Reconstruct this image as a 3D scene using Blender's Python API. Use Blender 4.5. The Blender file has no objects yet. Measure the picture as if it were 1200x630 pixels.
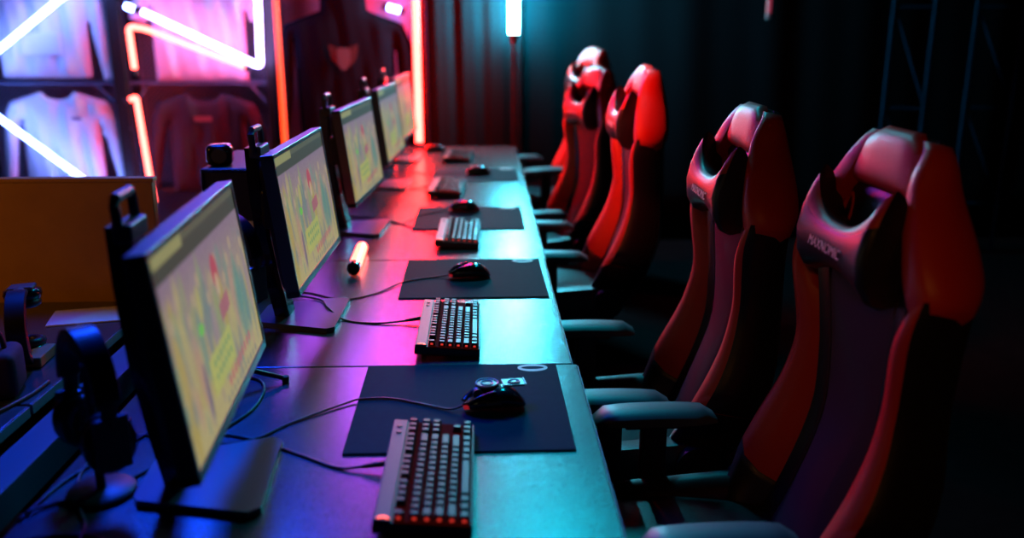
import bpy, bmesh, math, random
from mathutils import Vector, Matrix
import numpy as np

C = bpy.context.scene.collection
S = bpy.context.scene
R = math.radians
PI = math.pi
random.seed(7)

# ------------------------------------------------------------------ camera
cam = bpy.data.cameras.new('camera')
cam.lens = 31.62; cam.sensor_width = 36; cam.clip_start = 0.02
cam_o = bpy.data.objects.new('camera', cam); C.objects.link(cam_o)
cam_o.location = (0, 0, 1.50)
cam_o.rotation_euler = (R(90 - 15.37), 0, R(-1.887))
cam.dof.use_dof = True
cam.dof.focus_distance = 2.15
cam.dof.aperture_fstop = 1.5
S.camera = cam_o

# ------------------------------------------------------------------ view, world
S.view_settings.view_transform = 'Standard'
S.view_settings.look = 'None'
S.view_settings.exposure = 0.0
S.view_settings.gamma = 1.0
S.view_settings.use_curve_mapping = False
W = bpy.data.worlds.new('world'); S.world = W; W.use_nodes = True
W.node_tree.nodes['Background'].inputs[0].default_value = (0.05, 0.12, 0.35, 1)
W.node_tree.nodes['Background'].inputs[1].default_value = 0.004

# ------------------------------------------------------------------ unseen overhead lights; red, violet and amber ones are added
def area(name, loc, target, col, power, sx, sy, spread=180):
    l = bpy.data.lights.new(name, 'AREA'); l.color = col; l.energy = power
    l.shape = 'RECTANGLE'; l.size = sx; l.size_y = sy; l.spread = R(spread)
    o = bpy.data.objects.new(name, l); C.objects.link(o); o.location = loc
    o.rotation_euler = (Vector(target) - Vector(loc)).to_track_quat('-Z', 'Y').to_euler()
    return o
area('blue_wash_light', (-1.1, 3.3, 2.9), (-0.62, 1.3, 0.74), (0.005, 0.06, 1.0), 11, 0.4, 0.8, 50)
area('cyan_wash_light', (0.30, 4.1, 2.98), (-0.05, 2.2, 0.9), (0.0, 0.62, 0.85), 5.5, 0.3, 0.4, 70)
area('red_chair_fill', (-1.5, 2.3, 2.8), (0.70, 3.45, 1.05), (1.0, 0.04, 0.02), 2.4, 0.15, 0.15, 22)  # added to redden the third chair, no known lamp there
area('violet_desk_fill', (-0.85, 5.75, 2.35), (-0.2, 2.0, 0.8), (0.34, 0.06, 0.80), 5.5, 0.7, 0.5, 80)  # added fill for the lavender tone on the left half of the desks
area('amber_chair_fill', (-0.6, -0.7, 2.3), (0.95, 1.5, 0.95), (1.0, 0.34, 0.06), 0.22, 0.3, 0.3, 35)  # added weak fill for the outer side of the nearest chair
area('amber_panel_fill', (-2.2, 0.9, 2.1), (-1.6, 2.5, 0.9), (1.0, 0.36, 0.01), 1.5, 0.3, 0.3, 70)  # added fill that warms the front of the wooden partition

# ------------------------------------------------------------------ materials
MATS = {}
def mat(name, col=(0.5, 0.5, 0.5), rough=0.5, metal=0.0, emit=None, es=0.0, spec=0.5, noise=None, bump=None, coat=0.0):
    if name in MATS: return MATS[name]
    m = bpy.data.materials.new(name); m.use_nodes = True
    nt = m.node_tree; b = nt.nodes['Principled BSDF']
    b.inputs['Base Color'].default_value = (*col, 1)
    b.inputs['Roughness'].default_value = rough
    b.inputs['Metallic'].default_value = metal
    b.inputs['Specular IOR Level'].default_value = spec
    b.inputs['Coat Weight'].default_value = coat
    if emit:
        b.inputs['Emission Color'].default_value = (*emit, 1)
        b.inputs['Emission Strength'].default_value = es
    tc = None
    if noise or bump:
        tc = nt.nodes.new('ShaderNodeTexCoord')
    if noise:
        sc, amt, col2 = noise
        n = nt.nodes.new('ShaderNodeTexNoise'); n.inputs['Scale'].default_value = sc; n.inputs['Detail'].default_value = 6
        nt.links.new(tc.outputs['Object'], n.inputs['Vector'])
        mx = nt.nodes.new('ShaderNodeMix'); mx.data_type = 'RGBA'
        rp = nt.nodes.new('ShaderNodeMapRange'); rp.inputs[1].default_value = 0.5 - amt; rp.inputs[2].default_value = 0.5 + amt
        nt.links.new(n.outputs[0], rp.inputs[0]); nt.links.new(rp.outputs[0], mx.inputs[0])
        mx.inputs[6].default_value = (*col, 1); mx.inputs[7].default_value = (*col2, 1)
        nt.links.new(mx.outputs[2], b.inputs['Base Color'])
    if bump:
        sc, st = bump
        n = nt.nodes.new('ShaderNodeTexNoise'); n.inputs['Scale'].default_value = sc; n.inputs['Detail'].default_value = 4
        nt.links.new(tc.outputs['Object'], n.inputs['Vector'])
        bp = nt.nodes.new('ShaderNodeBump'); bp.inputs['Strength'].default_value = st; bp.inputs['Distance'].default_value = 0.002
        nt.links.new(n.outputs[0], bp.inputs['Height']); nt.links.new(bp.outputs[0], b.inputs['Normal'])
    MATS[name] = m
    return m
laminate = mat('speckled_laminate', (0.034, 0.036, 0.040), 0.24, spec=1.0, noise=(420, 0.18, (0.060, 0.062, 0.068)), bump=(600, 0.12))
desk_edge = mat('desk_edge_band', (0.30, 0.31, 0.33), 0.5)
black_metal = mat('black_powder_metal', (0.012, 0.012, 0.014), 0.45)
black_plastic = mat('black_plastic', (0.010, 0.010, 0.012), 0.38)
gloss_plastic = mat('gloss_black_plastic', (0.012, 0.012, 0.014), 0.16)
bezel_mat = mat('monitor_bezel_plastic', (0.07, 0.10, 0.12), 0.36)
grey_plastic = mat('dark_grey_plastic', (0.06, 0.062, 0.07), 0.4)
rubber = mat('rubber', (0.008, 0.008, 0.009), 0.7)
cable_mat = mat('cable_sheath', (0.006, 0.006, 0.008), 0.5)
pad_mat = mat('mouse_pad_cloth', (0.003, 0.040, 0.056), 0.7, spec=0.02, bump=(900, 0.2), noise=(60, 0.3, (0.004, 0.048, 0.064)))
print_mat = mat('pad_print', (0.45, 0.47, 0.5), 0.5)
alu_mat = mat('brushed_aluminium', (0.045, 0.043, 0.055), 0.45, metal=0.2, spec=0.3)
key_mat = mat('keycap_plastic', (0.020, 0.019, 0.024), 0.40, spec=0.22)
key_glow = mat('keycap_backlit', (0.2, 0.08, 0.08), 0.4, emit=(1, 0.05, 0.03), es=0.6)
plate_glow = mat('keyboard_backlight_plate', (0.01, 0.004, 0.004), 0.9, spec=0.02, emit=(1, 0.03, 0.02), es=0.02)
red_leather = mat('red_leatherette', (0.55, 0.022, 0.012), 0.44, bump=(260, 0.25))
black_leather = mat('black_leatherette', (0.014, 0.012, 0.018), 0.36, bump=(260, 0.25))
black_fabric = mat('black_seat_fabric', (0.055, 0.022, 0.034), 0.8, bump=(700, 0.35))
arm_mat = mat('armrest_pad', (0.045, 0.085, 0.095), 0.45)
wood = mat('plywood', (0.42, 0.21, 0.06), 0.6, noise=(9, 0.25, (0.34, 0.16, 0.045)))
white_cloth = mat('white_cotton', (0.72, 0.72, 0.76), 0.9, bump=(18, 0.5))
pink_lit_white_cloth = mat('pink_lit_white_cotton', (0.70, 0.55, 0.70), 0.9, bump=(18, 0.5))  # white cotton with pink light mixed into its base colour
black_cloth = mat('black_cotton', (0.004, 0.005, 0.010), 0.95, spec=0.03, bump=(18, 0.5))
plum_cloth = mat('plum_cotton', (0.035, 0.014, 0.030), 0.85, bump=(18, 0.5))
curtain_mat = mat('black_drape_cloth', (0.002, 0.010, 0.013), 0.95, spec=0.02, bump=(90, 0.2))
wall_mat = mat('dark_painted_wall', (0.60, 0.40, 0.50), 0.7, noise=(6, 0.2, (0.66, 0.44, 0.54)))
dark_wall = mat('black_painted_wall', (0.004, 0.004, 0.006), 0.95, spec=0.02)
floor_mat = mat('dark_floor', (0.003, 0.003, 0.004), 0.9, spec=0.03, noise=(14, 0.2, (0.006, 0.006, 0.007)))
paper_mat = mat('white_paper', (0.7, 0.7, 0.74), 0.7)
steel_blue = mat('painted_rail_metal', (0.07, 0.09, 0.16), 0.45)
truss_mat = mat('truss_metal', (0.0, 0.022, 0.045), 0.7, spec=0.02)
pink_print = mat('pink_print', (0.28, 0.06, 0.08), 0.7)
pale_print = mat('pale_print', (0.04, 0.05, 0.07), 0.8)
label_white = mat('white_letter_print', (0.75, 0.68, 0.7), 0.5)
def neon(name, col, st):
    return mat(name, (0.05, 0.05, 0.05), 0.4, emit=col, es=st)
neon_white = neon('neon_white_blue', (0.16, 0.26, 1.0), 36)
neon_violet = neon('neon_white_violet', (0.45, 0.32, 1.0), 20)
neon_red = neon('neon_red', (1.0, 0.068, 0.052), 16)
neon_red_main = neon('neon_red_main', (1.0, 0.0050, 0.0038), 210)
neon_orange = neon('neon_orange', (1.0, 0.045, 0.008), 3.2)
neon_cyan = neon('neon_cyan', (0.08, 0.74, 1.0), 330)
neon_pink = neon('neon_dim_pink', (1.0, 0.10, 0.22), 0.25)
lamp_red = neon('lamp_red', (1.0, 0.075, 0.045), 12)

# perforated mesh for the rack's back panel
def mesh_panel_mat():
    m = bpy.data.materials.new('perforated_mesh_panel'); m.use_nodes = True; nt = m.node_tree
    b = nt.nodes['Principled BSDF']; b.inputs['Base Color'].default_value = (0.22, 0.20, 0.26, 1); b.inputs['Roughness'].default_value = 0.5
    tc = nt.nodes.new('ShaderNodeTexCoord'); mp = nt.nodes.new('ShaderNodeMapping')
    mp.inputs['Scale'].default_value = (42, 42, 42); mp.inputs['Rotation'].default_value = (0, R(45), 0)
    sx = nt.nodes.new('ShaderNodeSeparateXYZ')
    nt.links.new(tc.outputs['Object'], mp.inputs[0]); nt.links.new(mp.outputs[0], sx.inputs[0])
    outs = []
    for k in (0, 2):
        f = nt.nodes.new('ShaderNodeMath'); f.operation = 'FRACT'; nt.links.new(sx.outputs[k], f.inputs[0])
        g = nt.nodes.new('ShaderNodeMath'); g.operation = 'GREATER_THAN'; g.inputs[1].default_value = 0.36
        nt.links.new(f.outputs[0], g.inputs[0]); outs.append(g)
    mul = nt.nodes.new('ShaderNodeMath'); mul.operation = 'MULTIPLY'
    nt.links.new(outs[0].outputs[0], mul.inputs[0]); nt.links.new(outs[1].outputs[0], mul.inputs[1])
    inv = nt.nodes.new('ShaderNodeMath'); inv.operation = 'SUBTRACT'; inv.inputs[0].default_value = 1
    nt.links.new(mul.outputs[0], inv.inputs[1]); nt.links.new(inv.outputs[0], b.inputs['Alpha'])
    return m
perf_mat = mesh_panel_mat()

def screen_mat():
    m = bpy.data.materials.new('lit_screen'); m.use_nodes = True; nt = m.node_tree
    b = nt.nodes['Principled BSDF']; b.inputs['Base Color'].default_value = (0.01, 0.01, 0.01, 1); b.inputs['Roughness'].default_value = 0.6
    a = nt.nodes.new('ShaderNodeVertexColor'); a.layer_name = 'picture'
    b.inputs['Specular IOR Level'].default_value = 0.06; nt.links.new(a.outputs[0], b.inputs['Emission Color']); b.inputs['Emission Strength'].default_value = 0.60
    return m
scr_mat = screen_mat()

# ------------------------------------------------------------------ helpers
def tag(o, label=None, cat=None, group=None, kind=None):
    if label: o['label'] = label
    if cat: o['category'] = cat
    if group: o['group'] = group
    if kind: o['kind'] = kind
    return o
def empty(name, loc=(0, 0, 0), rz=0.0, label=None, cat=None, group=None):
    o = bpy.data.objects.new(name, None); C.objects.link(o); o.empty_display_size = 0.05
    o.location = loc; o.rotation_euler = (0, 0, rz)
    return tag(o, label, cat, group)
def children(o): return [c for c in C.objects if c.parent is o]
def copy_tree(o, parent=None):
    c = o.copy(); C.objects.link(c)
    if parent: c.parent = parent
    for ch in children(o): copy_tree(ch, c)
    return c
def obj(name, bm, m, parent=None, smooth=False, angle=None, subsurf=0):
    me = bpy.data.meshes.new(name)
    bmesh.ops.recalc_face_normals(bm, faces=bm.faces)
    bm.to_mesh(me); bm.free()
    for mm in (m if isinstance(m, (list, tuple)) else [m]): me.materials.append(mm)
    if smooth:
        for p in me.polygons: p.use_smooth = True
        if angle:
            try: me.set_sharp_from_angle(angle=R(angle))
            except Exception: pass
    o = bpy.data.objects.new(name, me); C.objects.link(o)
    if parent: o.parent = parent
    if subsurf:
        md = o.modifiers.new('s', 'SUBSURF'); md.levels = subsurf; md.render_levels = subsurf
    return o
def box(bm, c, s, bev=0.0, rot=None, mi=0, seg=2):
    M = Matrix.Translation(c) @ (rot.to_4x4() if rot else Matrix()) @ Matrix.Diagonal((s[0], s[1], s[2], 1))
    r = bmesh.ops.create_cube(bm, size=1, matrix=M); vs = r['verts']
    fs = set(f for v in vs for f in v.link_faces)
    for f in fs: f.material_index = mi
    if bev > 0:
        es = list(set(e for v in vs for e in v.link_edges))
        rr = bmesh.ops.bevel(bm, geom=es, offset=bev, segments=seg, profile=0.5, affect='EDGES')
        for f in rr['faces']: f.material_index = mi
    return bm
def tube(bm, pts, r, seg=10, mi=0, cap=True, sx=1.0):
    pts = [Vector(p) for p in pts]; n = len(pts); rings = []
    rr = r if isinstance(r, (list, tuple)) else [r] * n
    up = Vector((0, 0, 1)); prev = None
    for i, p in enumerate(pts):
        t = (pts[min(i + 1, n - 1)] - pts[max(i - 1, 0)]).normalized()
        if prev is None:
            a = t.cross(up)
            if a.length < 1e-3: a = t.cross(Vector((1, 0, 0)))
        else:
            a = prev - t * prev.dot(t)
        a.normalize(); prev = a; b = t.cross(a)
        rings.append([bm.verts.new(p + a * math.cos(2 * PI * k / seg) * rr[i] * sx + b * math.sin(2 * PI * k / seg) * rr[i]) for k in range(seg)])
    for i in range(n - 1):
        for k in range(seg):
            f = bm.faces.new((rings[i][k], rings[i][(k + 1) % seg], rings[i + 1][(k + 1) % seg], rings[i + 1][k])); f.material_index = mi
    if cap:
        for rg in (rings[0][::-1], rings[-1]):
            f = bm.faces.new(rg); f.material_index = mi
    return bm
def loft(bm, secs, closed=True, caps=True, mi=0):
    rings = [[bm.verts.new(p) for p in s] for s in secs]; n = len(rings[0])
    for i in range(len(rings) - 1):
        for k in range(n if closed else n - 1):
            f = bm.faces.new((rings[i][k], rings[i][(k + 1) % n], rings[i + 1][(k + 1) % n], rings[i + 1][k]))
            f.material_index = mi[k] if isinstance(mi, (list, tuple)) else mi
    if caps and closed:
        bm.faces.new(rings[0][::-1]); bm.faces.new(rings[-1])
    return bm
def prism(bm, poly, axis, d0, d1, mi=0):
    # poly: 2D points; axis 'x','y','z' is the extrusion axis
    def pt(a, b, d):
        return {'x': (d, a, b), 'y': (a, d, b), 'z': (a, b, d)}[axis]
    A = [bm.verts.new(pt(a, b, d0)) for a, b in poly]; B = [bm.verts.new(pt(a, b, d1)) for a, b in poly]; n = len(poly)
    fs = [bm.faces.new(A[::-1]), bm.faces.new(B)]
    for k in range(n): fs.append(bm.faces.new((A[k], A[(k + 1) % n], B[(k + 1) % n], B[k])))
    for f in fs: f.material_index = mi
    return fs
def bev_all(bm, w, seg=2):
    bmesh.ops.bevel(bm, geom=[e for e in bm.edges if len(e.link_faces) == 2 and e.calc_face_angle(0) > 0.5], offset=w, segments=seg, profile=0.5, affect='EDGES')
    return bm
def smooth_path(pts, n=8):
    P = [Vector(p) for p in pts]; out = []
    for i in range(len(P) - 1):
        p0 = P[max(i - 1, 0)]; p1 = P[i]; p2 = P[i + 1]; p3 = P[min(i + 2, len(P) - 1)]
        for k in range(n):
            t = k / n
            out.append(0.5 * ((2 * p1) + (p2 - p0) * t + (2 * p0 - 5 * p1 + 4 * p2 - p3) * t * t + (3 * p1 - p0 - 3 * p2 + p3) * t ** 3))
    out.append(P[-1]); return out
def interp(x, tab):
    n = len(tab)
    if x <= tab[0][0]: return tab[0][1]
    if x >= tab[-1][0]: return tab[-1][1]
    def slope(i):
        a, b_ = tab[max(i - 1, 0)], tab[min(i + 1, n - 1)]
        return (b_[1] - a[1]) / (b_[0] - a[0])
    for i in range(n - 1):
        (a, fa), (b_, fb) = tab[i], tab[i + 1]
        if x <= b_:
            h = b_ - a; t = (x - a) / h; m0, m1 = slope(i) * h, slope(i + 1) * h
            return fa * (2 * t ** 3 - 3 * t * t + 1) + m0 * (t ** 3 - 2 * t * t + t) + fb * (3 * t * t - 2 * t ** 3) + m1 * (t ** 3 - t * t)
B = bmesh.new

# ------------------------------------------------------------------ room shell
def struct(name, c, s, m):
    o = obj(name, box(B(), (0, 0, 0), s), m); o.location = c; return tag(o, kind='structure')
struct('floor', (0, 3, -0.05), (8.2, 9.2, 0.1), floor_mat)
struct('ceiling', (0, 3, 3.15), (8.2, 9.2, 0.1), dark_wall)
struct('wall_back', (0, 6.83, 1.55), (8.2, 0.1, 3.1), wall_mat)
struct('wall_left', (-4.05, 3, 1.55), (0.1, 9, 3.1), dark_wall)
struct('wall_right', (4.05, 3, 1.55), (0.1, 9, 3.1), dark_wall)
struct('wall_front', (0, -1.45, 1.55), (8.2, 0.1, 3.1), dark_wall)

# ------------------------------------------------------------------ desks
DX0, DX1 = -0.745, 0.207
def make_desk(name, x0, x1, y0, y1, label, group, mirror=False):
    cx = (x0 + x1) / 2; w = x1 - x0; L = y1 - y0
    t = empty(name, (cx, (y0 + y1) / 2, 0), 0, label, 'desk', group)
    obj('tabletop', box(B(), (0, 0, 0.7275), (w, L - 0.003, 0.025), 0.003), laminate, t)
    obj('edge_band', box(B(), (w / 2 + 0.0005, 0, 0.727), (0.002, L - 0.008, 0.021)), desk_edge, t)
    for sy in (-1, 1):
        b = B()
        yy = sy * (L / 2 - 0.05)
        box(b, (0, yy, 0.70), (w - 0.2, 0.05, 0.03), 0.003)
        for xx in (-w / 2 + 0.16, w / 2 - 0.2): box(b, (xx, yy, 0.36), (0.05, 0.05, 0.66), 0.003)
        box(b, (0, yy, 0.016), (w - 0.22, 0.06, 0.03), 0.004)
        obj('leg_frame', b, black_metal, t)
    b = B(); box(b, (-w / 2 + 0.16, 0, 0.60), (0.02, L - 0.16, 0.16), 0.002)
    obj('modesty_panel', b, black_metal, t)
    return t
seams = [0.99, 1.935, 2.885, 3.81, 4.75, 5.70]
dl = ['desk in the near foreground under the nearest keyboard and mouse pad',
      'second desk from the camera, carrying the small red light stick',
      'third desk from the camera, cyan glare on its front edge',
      'fourth desk from the camera, washed red and cyan, under the fourth monitor',
      'farthest desk of the row, under the tall red tube light']
for i in range(5):
    off = 0.007 if i == 0 else (-0.004 if i == 1 else 0.0)
    make_desk('gaming_desk', DX0 + off, DX1 + off, seams[i], seams[i + 1], 'grey speckled ' + dl[i], 'desks in the long row')
for i, (a, b_) in enumerate(((0.80, 1.74), (1.745, 2.46))):
    make_desk('gaming_desk', -1.80, -0.935, a, b_, ('pale desk of the opposite row at the lower left picture edge', 'pale desk of the opposite row in front of the wooden partition')[i], 'desks of the opposite row')
b = B()
box(b, (0, 0, 0), (0.070, 1.9, 0.006), 0.001); box(b, (-0.034, 0, -0.03), (0.003, 1.9, 0.06)); box(b, (0.034, 0, -0.03), (0.003, 1.9, 0.06))
for yy in (-0.9, 0.9): box(b, (0, yy, -0.376), (0.04, 0.04, 0.68))
rail = obj('cable_tray', b, steel_blue); rail.location = (-0.868, 1.50, 0.716)
tag(rail, 'metal cable tray running in the gap between the two desk rows', 'cable tray')

# ------------------------------------------------------------------ monitors
def paint_screen():
    H_, W_ = 100, 170
    yy, xx = np.mgrid[0:H_, 0:W_]; v = yy / (H_ - 1); u = xx / (W_ - 1)      # v 0 bottom, 1 top
    rng = np.random.default_rng(5)
    img = np.zeros((H_, W_, 3))
    def lerp(a, b, t): return np.array(a)[None, None] * (1 - t[..., None]) + np.array(b)[None, None] * t[..., None]
    img[:] = lerp((0.60, 0.50, 0.24), (0.34, 0.23, 0.32), np.clip((v - 0.25) / 0.6, 0, 1))
    def blob(cu, cv, ru, rv, col, a=1.0, soft=0.35):
        d = ((u - cu) / ru) ** 2 + ((v - cv) / rv) ** 2
        k = np.clip((1.0 - d) / soft, 0, 1) * a
        img[:] = img * (1 - k[..., None]) + np.array(col)[None, None] * k[..., None]
    def quad(pts, col, a=1.0):
        k = np.ones_like(u, bool); n = len(pts)
        for i in range(n):
            (x0, y0), (x1, y1) = pts[i], pts[(i + 1) % n]
            k &= ((x1 - x0) * (v - y0) - (y1 - y0) * (u - x0)) >= 0
        k = k * a
        img[:] = img * (1 - k[..., None]) + np.array(col)[None, None] * k[..., None]
    pal = [(0.55, 0.42, 0.12), (0.42, 0.30, 0.34), (0.22, 0.36, 0.30), (0.60, 0.50, 0.22), (0.40, 0.44, 0.20), (0.25, 0.28, 0.30), (0.60, 0.36, 0.28)]
    for k in range(120):
        cu, cv = rng.random(), 0.08 + rng.random() * 0.68
        blob(cu, cv, 0.010 + rng.random() * 0.028, 0.05 + rng.random() * 0.13, pal[rng.integers(len(pal))], 0.7, 0.8)
    for k in range(13):       # a crowd of upright figures
        cu = 0.06 + k * 0.075; cv = 0.42 + 0.08 * math.sin(k * 2.1)
        c = pal[(k * 3) % len(pal)]
        blob(cu, cv, 0.032, 0.22, c, 0.8, 0.5); blob(cu, cv + 0.24, 0.018, 0.045, (0.62, 0.46, 0.30), 0.85, 0.5)
    blob(0.82, 0.35, 0.10, 0.26, (0.16, 0.34, 0.30), 0.75, 0.7)
    blob(0.33, 0.62, 0.03, 0.10, (0.62, 0.58, 0.16), 0.7)
    blob(0.56, 0.68, 0.042, 0.10, (0.62, 0.08, 0.14), 0.9)            # red blotch in the middle
    blob(0.565, 0.60, 0.022, 0.07, (0.75, 0.55, 0.35), 0.9)
    blob(0.30, 0.50, 0.03, 0.035, (0.20, 0.70, 0.10), 0.9)
    quad([(0.53, 0.40), (0.66, 0.43), (0.66, 0.53), (0.53, 0.50)], (0.50, 0.12, 0.24), 0.8)
    quad([(0.30, 0.13), (0.60, 0.16), (0.60, 0.36), (0.30, 0.33)], (0.60, 0.60, 0.16), 0.85)
    for j, vv in enumerate((0.28, 0.21)):
        for k in range(6):
            blob(0.36 + k * 0.04, vv + 0.004 * k, 0.013, 0.022, (0.16, 0.40, 0.20), 0.85)
    for k in range(9): blob(0.48 + k * 0.042, 0.10 + 0.006 * k, 0.016, 0.035, (0.68, 0.16, 0.20), 0.85)
    for k in range(11): blob(0.42 + k * 0.045, 0.035, 0.015, 0.028, (0.30, 0.30, 0.26), 0.8)
    blob(0.24, 0.22, 0.02, 0.16, (0.20, 0.14, 0.26), 0.8)
    img *= (0.92 + 0.16 * rng.random((H_, W_, 1)))
    hd = v > 0.865
    img[hd] = (0.085, 0.080, 0.060)
    img[v > 0.955] = (0.15, 0.14, 0.09)
    img[(v > 0.935) & (u < 0.30)] = (0.40, 0.38, 0.16)
    return img
SCR = paint_screen()
def screen_mesh(w, h):
    H_, W_, _ = SCR.shape
    me = bpy.data.meshes.new('screen')
    vs = [(0.0, -w / 2 + w * i / (W_ - 1), h * j / (H_ - 1)) for j in range(H_) for i in range(W_)]
    fs = [(j * W_ + i, j * W_ + i + 1, (j + 1) * W_ + i + 1, (j + 1) * W_ + i) for j in range(H_ - 1) for i in range(W_ - 1)]
    me.from_pydata(vs, [], fs)
    at = me.color_attributes.new('picture', 'FLOAT_COLOR', 'POINT')
    buf = np.ones((H_ * W_, 4), np.float32); buf[:, :3] = SCR.reshape(-1, 3)
    at.data.foreach_set('color', buf.ravel()); me.materials.append(scr_mat)
    return me
# local frame: screen faces +X, its left edge (seen from the seat) is -Y
def make_monitor():
    t = empty('gaming_monitor')
    MW, MH = 0.565, 0.335
    def at_head(o, off=(0, 0, 0)): return o
    head = Matrix.Translation((0.0, 0, 0.14)) @ Matrix.Rotation(-R(7.0), 4, 'Y')
    b = B()                                                           # bezel frame around the screen
    y0, z0 = MW / 2, 0.0; bt = 0.011; bb = 0.017
    box(b, (-0.012, 0, bb / 2), (0.030, MW, bb), 0.002); box(b, (-0.012, 0, MH - bt / 2), (0.030, MW, bt), 0.002)
    for s in (-1, 1): box(b, (-0.012, s * (MW / 2 - bt / 2), MH / 2), (0.030, bt, MH - 0.004), 0.002)
    bmesh.ops.transform(b, matrix=head, verts=b.verts)
    fr = obj('bezel', b, bezel_mat, t)
    me = screen_mesh(MW - 2 * bt + 0.001, MH - bt - bb + 0.001)
    sc = bpy.data.objects.new('screen', me); C.objects.link(sc); sc.parent = t
    sc.matrix_local = head @ Matrix.Translation((0.0005, 0, bb))
    b = B()                                                           # stepped back cover
    secs = []
    for (x, k) in ((-0.026, 1.0), (-0.036, 0.985), (-0.050, 0.72), (-0.064, 0.58), (-0.068, 0.5)):
        hw, hh = MW / 2 * k, MH / 2 * k; cc = MH / 2
        ring = []
        for a in range(24):
            an = 2 * PI * a / 24; cx_, sx_ = math.cos(an), math.sin(an)
            e = 0.25
            ring.append(Vector((x, hw * math.copysign(abs(cx_) ** e, cx_), cc + hh * math.copysign(abs(sx_) ** e, sx_))))
        secs.append(ring)
    loft(b, secs); bmesh.ops.transform(b, matrix=head, verts=b.verts)
    obj('back_cover', b, black_plastic, t, True, 40)
    b = B()                                                           # mount block between column and head
    box(b, (-0.098, 0, 0.30), (0.075, 0.10, 0.10), 0.008)
    obj('tilt_hinge', b, black_plastic, t)
    b = B()                                                           # column
    path = [(-0.105, 0, 0.012), (-0.122, 0, 0.10), (-0.140, 0, 0.22), (-0.150, 0, 0.36), (-0.152, 0, 0.455)]
    loft(b, [[Vector(p) + Vector((dx, dy, 0)) for dx, dy in ((-0.018, -0.035 + 0.0), (0.012, -0.04), (0.02, -0.03), (0.02, 0.03), (0.012, 0.04), (-0.018, 0.035))] for p in path])
    col = obj('stand_column', b, gloss_plastic, t)
    b = B()                                                           # oval cable hole trim on the column, red light put into its colour
    tube(b, [(-0.108 + 0.0, 0.022 * math.cos(a), 0.17 + 0.03 * math.sin(a)) for a in [2 * PI * k / 16 for k in range(17)]], 0.003, 6)
    obj('cable_hole_trim', b, mat('red_lit_trim', (0.6, 0.02, 0.02), 0.4), col)
    b = B()                                                           # carrying loop at the top
    hp = [(-0.145, -0.042, 0.445), (-0.148, -0.044, 0.490), (-0.148, -0.036, 0.500), (-0.148, 0.036, 0.500), (-0.148, 0.044, 0.490), (-0.145, 0.042, 0.445)]
    tube(b, hp, 0.0085, 8); box(b, (-0.142, 0, 0.445), (0.030, 0.088, 0.030), 0.004)
    obj('carry_handle', b, grey_plastic, t)
    b = B()                                                           # flat base plate, wider at the front
    poly = [(-0.155, -0.08), (0.030, -0.135), (0.048, -0.120), (0.048, 0.120), (0.030, 0.135), (-0.155, 0.08), (-0.165, 0.06), (-0.165, -0.06)]
    prism(b, poly, 'z', 0.0, 0.013); bev_all(b, 0.003, 1)
    obj('base_plate', b, bezel_mat, t)
    return t
mon0 = make_monitor()
mons = [(-0.415, 1.415, R(4.0), 'black gaming monitor nearest the camera, its lit screen the largest', 0.0),
        (-0.425, 2.30, R(-1.2), 'black gaming monitor second from the camera, beside the red light stick', 0.0),
        (-0.420, 3.345, R(-4.0), 'black gaming monitor third from the camera, in the middle of the row', 0.0),
        (-0.405, 4.29, R(-3.0), 'black gaming monitor fourth from the camera, second farthest', 0.0),
        (-0.405, 5.13, R(-3.0), 'farthest black gaming monitor, right beside the tall red tube', -0.005)]
for i, (x, y, rz, lb, dz) in enumerate(mons):
    o = mon0 if i == 0 else copy_tree(mon0)
    o.location = (x, y, 0.74); o.rotation_euler = (0, 0, rz)
    tag(o, lb, 'monitor', 'monitors along the desk row')

# ------------------------------------------------------------------ keyboards (long side along Y, space bar towards +X)
U = 0.01905
def key_mesh(wu, glow=False):
    b = B(); L = wu * U - 0.0025; D = U - 0.0022
    s0 = [(-D / 2, -L / 2, 0), (D / 2, -L / 2, 0), (D / 2, L / 2, 0), (-D / 2, L / 2, 0)]
    s1 = [(-D / 2 + 0.0015, -L / 2 + 0.0030, 0.0105), (D / 2 - 0.003, -L / 2 + 0.0030, 0.0105), (D / 2 - 0.003, L / 2 - 0.0030, 0.0105), (-D / 2 + 0.0015, L / 2 - 0.0030, 0.0105)]
    loft(b, [[Vector(p) for p in s0], [Vector(p) for p in s1]])
    bmesh.ops.bevel(b, geom=[e for e in b.edges], offset=0.0008, segments=1, affect='EDGES')
    me = bpy.data.meshes.new('key'); b.to_mesh(me); b.free(); me.materials.append(key_glow if glow else key_mat)
    return me
KM = {}
def kmesh(wu, g=False):
    if (wu, g) not in KM: KM[(wu, g)] = key_mesh(wu, g)
    return KM[(wu, g)]
rows = [
    (0.0, [(0, 1), (2, 1), (3, 1), (4, 1), (5, 1), (6.5, 1), (7.5, 1), (8.5, 1), (9.5, 1), (11, 1), (12, 1), (13, 1), (14, 1), (15.25, 1), (16.25, 1), (17.25, 1)]),
    (1.25, [(k, 1) for k in range(13)] + [(13, 2), (15.25, 1), (16.25, 1), (17.25, 1)]),
    (2.25, [(0, 1.5)] + [(1.5 + k, 1) for k in range(12)] + [(13.5, 1.5), (15.25, 1), (16.25, 1), (17.25, 1)]),
    (3.25, [(0, 1.75)] + [(1.75 + k, 1) for k in range(11)] + [(12.75, 2.25)]),
    (4.25, [(0, 2.25)] + [(2.25 + k, 1) for k in range(10)] + [(12.25, 2.75), (16.25, 1)]),
    (5.25, [(0, 1.25), (1.25, 1.25), (2.5, 1.25), (3.75, 6.25), (10, 1.25), (11.25, 1.25), (12.5, 1.25), (13.75, 1.25), (15.25, 1), (16.25, 1), (17.25, 1)])]
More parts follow.
